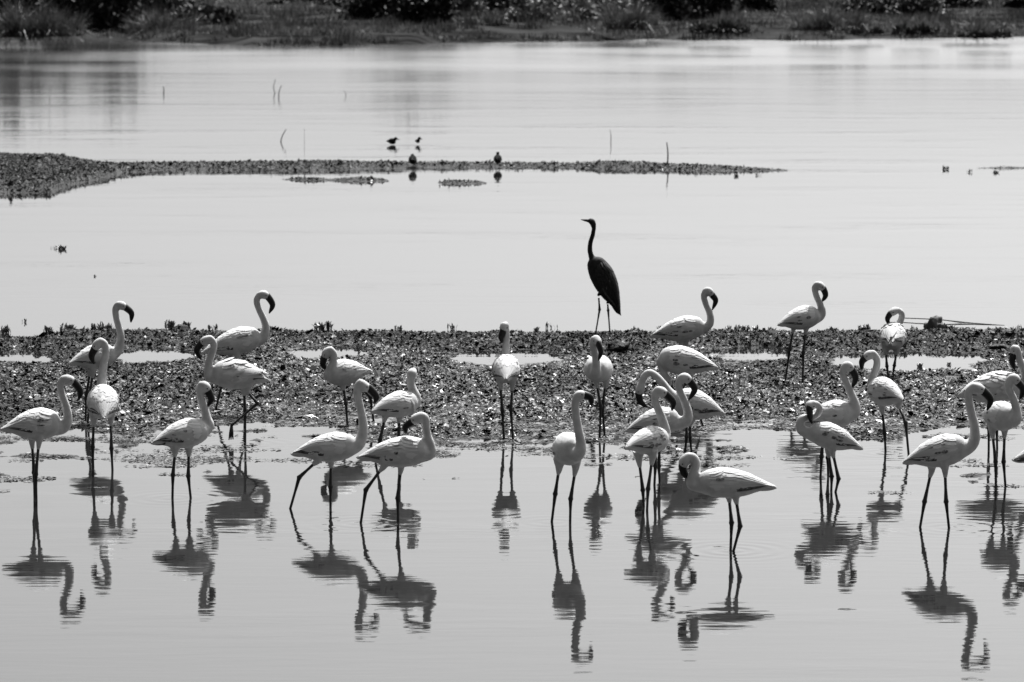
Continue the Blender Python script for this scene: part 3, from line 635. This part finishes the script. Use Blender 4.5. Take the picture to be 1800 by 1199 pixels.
def stick(label, pts, r0, r1, name='stick', z0=None):
    """pts: picture points; the first stands at the water"""
    b = on_level(*pts[0]); V, F = [], []
    P = [at_depth(x, y, b.y + .01 * i) - b for i, (x, y) in enumerate(pts)]; P[0].z -= .08
    C = catmull(P, 4); tube(C, list(np.linspace(r0 * .7, r1 * .6, len(C))), 6, V, F)
    return tag(mesh_obj(name, V, F, M_WOOD, loc=b), label, 'stick', 'sticks in the water')
stick('straight upright stick in far water at left', [(287, 165), (288, 158), (287, 152)], .022, .016)
stick('forked twig in far water, right arm of the pair', [(490, 171), (490, 164), (492, 157), (495, 150)], .022, .012)
stick('bent twig leaning in far water beside the forked one', [(485, 164), (481, 155), (482, 147), (484, 139)], .018, .01)
stick('slanting stick in open water above the mud bar', [(492, 249), (496, 240), (503, 227)], .018, .012)
stick('short hooked twig in far water left of centre', [(606, 169), (608, 165), (604, 159)], .014, .008)
stick('thin upright twig in open water high above the heron', [(1073, 251), (1074, 240), (1072, 228)], .012, .007)
stick('upright stick on the mud bar near its right end', [(1173, 290), (1174, 270), (1172, 250)], .022, .015)
stick('thin upright stem right of the slanting stick in open water', [(535, 251), (535, 226)], .005, .004)
p0 = on_level(1586, 563); V, F = [], []
pa = at_depth(1586, 559, p0.y) - p0; pb = on_level(1766, 572) - p0
C = catmull([pa, pa.lerp(pb, .35) + Vector((0, 0, .01)), pa.lerp(pb, .62), pb], 5)
tube(C, [interp(i / (len(C) - 1), [0, .5, .6, .7, 1], [.005, .006, .009, .006, .003]) for i in range(len(C))], 7, V, F)
tag(mesh_obj('long_stick', V, F, M_WOOD, loc=p0), 'long thin stick lying across the water behind the right ridge', 'stick')

def clod(name, label, px, py, w, hpx, mat, cat, seed, h=near_h, squash=.8):
    p = on_level(px, py, 0); z = max(gz(p.x, p.y, h), 0); p = on_level(px, py, z); s = FPX / p.y
    bm = bmesh.new(); bmesh.ops.create_icosphere(bm, subdivisions=4, radius=1)
    for v in bm.verts:
        d = 1 + .42 * mnoise.noise(v.co * 1.7 + Vector((seed, 0, 0))) + .22 * mnoise.noise(v.co * 4.5 + Vector((seed, 3, 0)))
        v.co = Vector((v.co.x * d * w / s / 2, v.co.y * d * w / s / 2 * squash, v.co.z * d * hpx / s * .8 if v.co.z > 0 else v.co.z * .05))
    me = bpy.data.meshes.new(name); bm.to_mesh(me); bm.free(); me.materials.append(mat)
    me.polygons.foreach_set('use_smooth', [True] * len(me.polygons))
    o = link(name, me, None, (p.x, p.y, z - .005)); tag(o, label, cat); return o
clod('mud_clod', 'big pale lump of root and mud beside the long stick at right', 1641, 582, 38, 32, M_WOOD, 'clod', 3)
clod('mud_clod', 'dark jagged mud lump right of the viewer-facing flamingo below the heron', 1090, 614, 48, 20, M_MUD, 'clod', 9)
clod('mud_clod', 'dark ragged mud lump beside the head at the right frame edge', 1757, 617, 44, 16, M_MUD, 'clod', 14)
clod('mud_clod', 'flat dark lump on the ridge right of the leafy tuft at left', 318, 577, 26, 9, M_MUD, 'clod', 21)

# ------------------------------------------------------------------ the far bank
def blades(name, n_, rad, hgt, width, lean, seed, mat, rad_y=None, base_pow=.7, droop=.5):
    rg = np.random.default_rng(seed); a = rg.uniform(0, 2 * np.pi, n_); r = rg.random(n_) ** base_pow
    bx = rad * r * np.cos(a); by = (rad_y or rad * .7) * r * np.sin(a)
    ln = hgt * rg.uniform(.25, 1.1, n_) * (1 - .35 * r) * (1 + .45 * np.sin(3 * a + seed) * r + .3 * np.sin(7 * bx / max(rad, .1) + seed * 2)); da = a + rg.normal(0, .9, n_); tl = np.abs(rg.normal(0, lean, n_)) + .05
    dx, dy = np.cos(da), np.sin(da); w = width * rg.uniform(.6, 1.4, n_); fa = rg.uniform(0, np.pi, n_); sx, sy = np.cos(fa), np.sin(fa)
    V = np.zeros((n_, 5, 3))
    for k, (t, ww) in enumerate(((0, 1.), (0, -1.), (.55, 1.), (.55, -1.), (1., 0))):
        an = tl * (1 + droop * t); x = np.sin(an) * ln * t; z = np.cos(an) * ln * t
        V[:, k, 0] = bx + dx * x + sx * w * ww * .5; V[:, k, 1] = by + dy * x + sy * w * ww * .5; V[:, k, 2] = z - (.03 if t == 0 else 0)
    i0 = np.arange(n_)[:, None] * 5
    F = np.concatenate([i0 + np.array([0, 1, 3]), i0 + np.array([0, 3, 2]), i0 + np.array([2, 3, 4])], 0)
    return np_mesh(name, V.reshape(-1, 3), F, mat)
def leafy(name, n_, rx, ry, rz, size, seed, mat):
    rg = np.random.default_rng(seed); nc = 17
    c = rg.normal(0, 1, (nc, 3)); c /= np.linalg.norm(c, axis=1)[:, None]; c *= rg.uniform(.35, .95, nc)[:, None]; c[:, 2] = np.abs(c[:, 2])
    k = rg.integers(0, nc, n_); P = c[k] + rg.normal(0, 1, (n_, 3)) * rg.uniform(.08, .26, nc)[k][:, None]; P[:, 2] = np.maximum(P[:, 2], 0)
    P = P * np.array([rx, ry, rz]); A = rg.normal(0, 1, (n_, 3)); A /= np.linalg.norm(A, axis=1)[:, None]; B = np.cross(A, rg.normal(0, 1, (n_, 3))); B /= np.linalg.norm(B, axis=1)[:, None]
    s = size * rg.uniform(.6, 1.4, (n_, 1)); V = np.stack([P - A * s, P + B * s * .45, P + A * s, P - B * s * .45], 1).reshape(-1, 3)
    i0 = np.arange(n_)[:, None] * 4
    return np_mesh(name, V, np.concatenate([i0 + np.array([0, 1, 2]), i0 + np.array([0, 2, 3])], 0), mat)
def bank_pt(px, py):
    Y = 141.
    for _ in range(12):
        p = on_level(px, py, gz(on_level(px, py, 0).x if _ == 0 else p.x, Y if _ == 0 else p.y, bank_z)); Y = p.y
    return p
GB = 'clumps on the far bank'
def clump(label, px, py, w, hpx, kind, seed, dens=1.0):
    """w, hpx: width and height in picture points"""
    p = bank_pt(px, py); s = FPX / p.y; W = w / s / 2; Hm = hpx / s
    if kind == 'reed': nm, me = 'reed_clump', blades('reed_clump', int(1900 * dens), W * 1.25, Hm, .022, .42, seed, M_BLADE, None, .5, 1.3)
    elif kind == 'dark': nm, me = 'grass_tussock', blades('grass_tussock', int(1600 * dens), W * 1.15, Hm, .045, .48, seed, M_BLADE_D, None, .5, 1.2)
    elif kind == 'bush': nm, me = 'bush', leafy('bush', int(2600 * dens), W * 1.15, W * .9, Hm * 1.0, .085, seed, M_BLADE)
    else: nm, me = 'bush', leafy('bush', int(4600 * dens), W * 1.4, W * 1.0, Hm * 1.05, .11, seed, M_BLADE_D)
    o = link(nm, me, None, p - Vector((0, 0, .03)), 0); tag(o, label, {'reed_clump': 'reeds', 'grass_tussock': 'tussock', 'bush': 'bush'}[nm], GB)
    if nm == 'bush':      # woody stems
        V, F = [], []; rg = random.Random(seed)
        for i in range(6):
            t = Vector((rg.uniform(-.6, .6) * W, rg.uniform(-.5, .5) * W, Hm * rg.uniform(.5, .9))); C = catmull([Vector((0, 0, -.05)), t * .5 + Vector((0, 0, .1 * Hm)), t], 3)
            tube(C, list(np.linspace(.03, .008, len(C))), 5, V, F)
        mesh_obj('stem', V, F, M_WOOD, o)
    return o
clump('tall dark bush at the far left corner of the far bank', 10, 56, 90, 118, 'dbush', 1, 1.6)
clump('reed clump with bright leaning stems at the left corner of the far bank', 45, 62, 70, 75, 'reed', 2)
clump('tall dark bush, second from left on the far bank', 118, 52, 50, 92, 'dbush', 3)
clump('loose reeds left of the wide dark bush on the far bank', 95, 60, 80, 60, 'reed', 4, .7)
clump('wide dark bush behind the left reeds on the far bank', 195, 50, 90, 96, 'dbush', 5, 1.5)
clump('wide pale reeds above the left end of the far shore', 215, 60, 110, 55, 'reed', 6)
clump('pale reed clump left of the dark fallen mound', 285, 60, 90, 60, 'reed', 7)
clump('low dark bush leaning like a mound right of the left reeds', 365, 42, 95, 34, 'dbush', 8)
clump('blocky black tussock at the water edge under the left bank', 450, 71, 95, 36, 'dark', 9, 2.2)
clump('low grass tuft right of the blocky black tussock', 505, 68, 50, 25, 'reed', 10, .5)
clump('big black bush at the top centre, left one of two', 665, 38, 80, 100, 'dbush', 11, 1.6)
clump('big black bush at the top centre, right one of two', 735, 38, 80, 96, 'dbush', 12, 1.6)
clump('low mound of grass in front of the two big black bushes', 662, 66, 70, 18, 'dark', 13)
clump('rounded grass mound right of the two big black bushes', 800, 48, 80, 12, 'reed', 14, .6)
clump('low black tussock at the water edge, centre', 850, 54, 80, 22, 'dark', 15, 1.6)
clump('sparkling leafy bush left of centre on the far bank', 820, 30, 80, 60, 'bush', 16)
clump('sparkling leafy bush at centre on the far bank', 930, 42, 110, 55, 'bush', 17)
clump('sparkling leafy bush right of centre on the far bank', 1050, 42, 110, 60, 'bush', 18)
clump('pale reeds left of the black bush pair at right of centre', 1110, 48, 70, 55, 'reed', 19)
clump('low dark tussock beneath the pale reeds right of centre', 1015, 68, 60, 12, 'dark', 20)
clump('black bush right of the pale reeds at right of centre', 1170, 38, 60, 70, 'dbush', 21)
clump('narrow black bush, first of two narrow ones', 1212, 34, 40, 60, 'dbush', 22)
clump('narrow black bush with rounded foot, second of two narrow ones', 1260, 30, 46, 55, 'dbush', 23)
clump('small black bush alone right of the narrow ones', 1330, 26, 40, 45, 'dbush', 24)
clump('long low dark tussock on the water edge right of centre', 1265, 54, 90, 22, 'dark', 25, 1.4)
clump('tall fine reeds on the right bank, reaching the top of the frame', 1455, 50, 100, 46, 'reed', 26, 1.3)
clump('black tussock at the foot of the tall fine reeds', 1435, 68, 62, 24, 'dark', 27, 1.6)
clump('broad black bush at top right, larger of two', 1585, 20, 130, 30, 'dbush', 28, 1.3)
clump('broad black bush at top right, smaller of two', 1690, 15, 70, 26, 'dbush', 29)
clump('small dark tussock right of the tall fine reeds', 1525, 56, 50, 12, 'dark', 30)
clump('dark grassy tussock under the larger broad bush', 1610, 56, 70, 18, 'dark', 31)
clump('pale grass clump at far right of the far bank', 1715, 58, 90, 34, 'reed', 32, .7)
clump('dark low tussock at the right end of the far shore', 1730, 63, 80, 14, 'dark', 33)
clump('dark bush at the right end of the far bank', 1790, 18, 40, 30, 'dbush', 34)
clump('dense dark thicket behind the far left reeds', 72, 28, 130, 60, 'dbush', 41, 1.4)
clump('dense dark thicket behind the pale reeds left of the fallen mound', 262, 28, 120, 52, 'dbush', 42, 1.4)
clump('thin dark scrub along the top of the bank left of the two big black bushes', 545, 10, 110, 12, 'dbush', 43)
clump('dark thicket behind the central sparkling bush', 905, 14, 130, 40, 'dbush', 44, 1.3)
clump('dark thicket behind the right sparkling bush', 1085, 16, 110, 40, 'dbush', 45, 1.3)
# short grass over the bank: nobody could count it
rg = np.random.default_rng(77); n_ = 150000
gx = rg.uniform(-24, 24, n_); gy = 131 + 66 * rg.random(n_) ** 1.3; gzz = bank_z(gx, gy); cl = fbm2(gx, gy, .8, 44, 3)
ok = (gzz > .004) & (cl > .02); gx, gy, gzz, cl = gx[ok], gy[ok], gzz[ok], cl[ok]; k = len(gx)
hh = (.08 + .55 * np.clip(cl, 0, 1) ** 1.2) * rg.uniform(.6, 1.4, k); fa = rg.uniform(0, np.pi, k); w = .03
V = np.stack([np.stack([gx - np.cos(fa) * w, gy - np.sin(fa) * w, gzz - .02], 1), np.stack([gx + np.cos(fa) * w, gy + np.sin(fa) * w, gzz - .02], 1),
              np.stack([gx + rg.normal(0, .08, k), gy + rg.normal(0, .08, k), gzz + hh], 1)], 1).reshape(-1, 3)
pale = fbm2(gx * .6, gy * .35, .5, 61, 4) + rg.normal(0, .08, k) > .06
for sel, mt, nm, lb in ((~pale, M_GRASSB, 'grass', 'short dark grass covering the far bank'), (pale, M_GRASSP, 'dry_grass', 'patches of pale dry grass on the far bank')):
    W_ = V.reshape(-1, 3, 3)[sel].reshape(-1, 3)
    tag(link(nm, np_mesh(nm, W_, np.arange(len(W_)).reshape(-1, 3), mt)), lb, 'grass', kind='stuff')
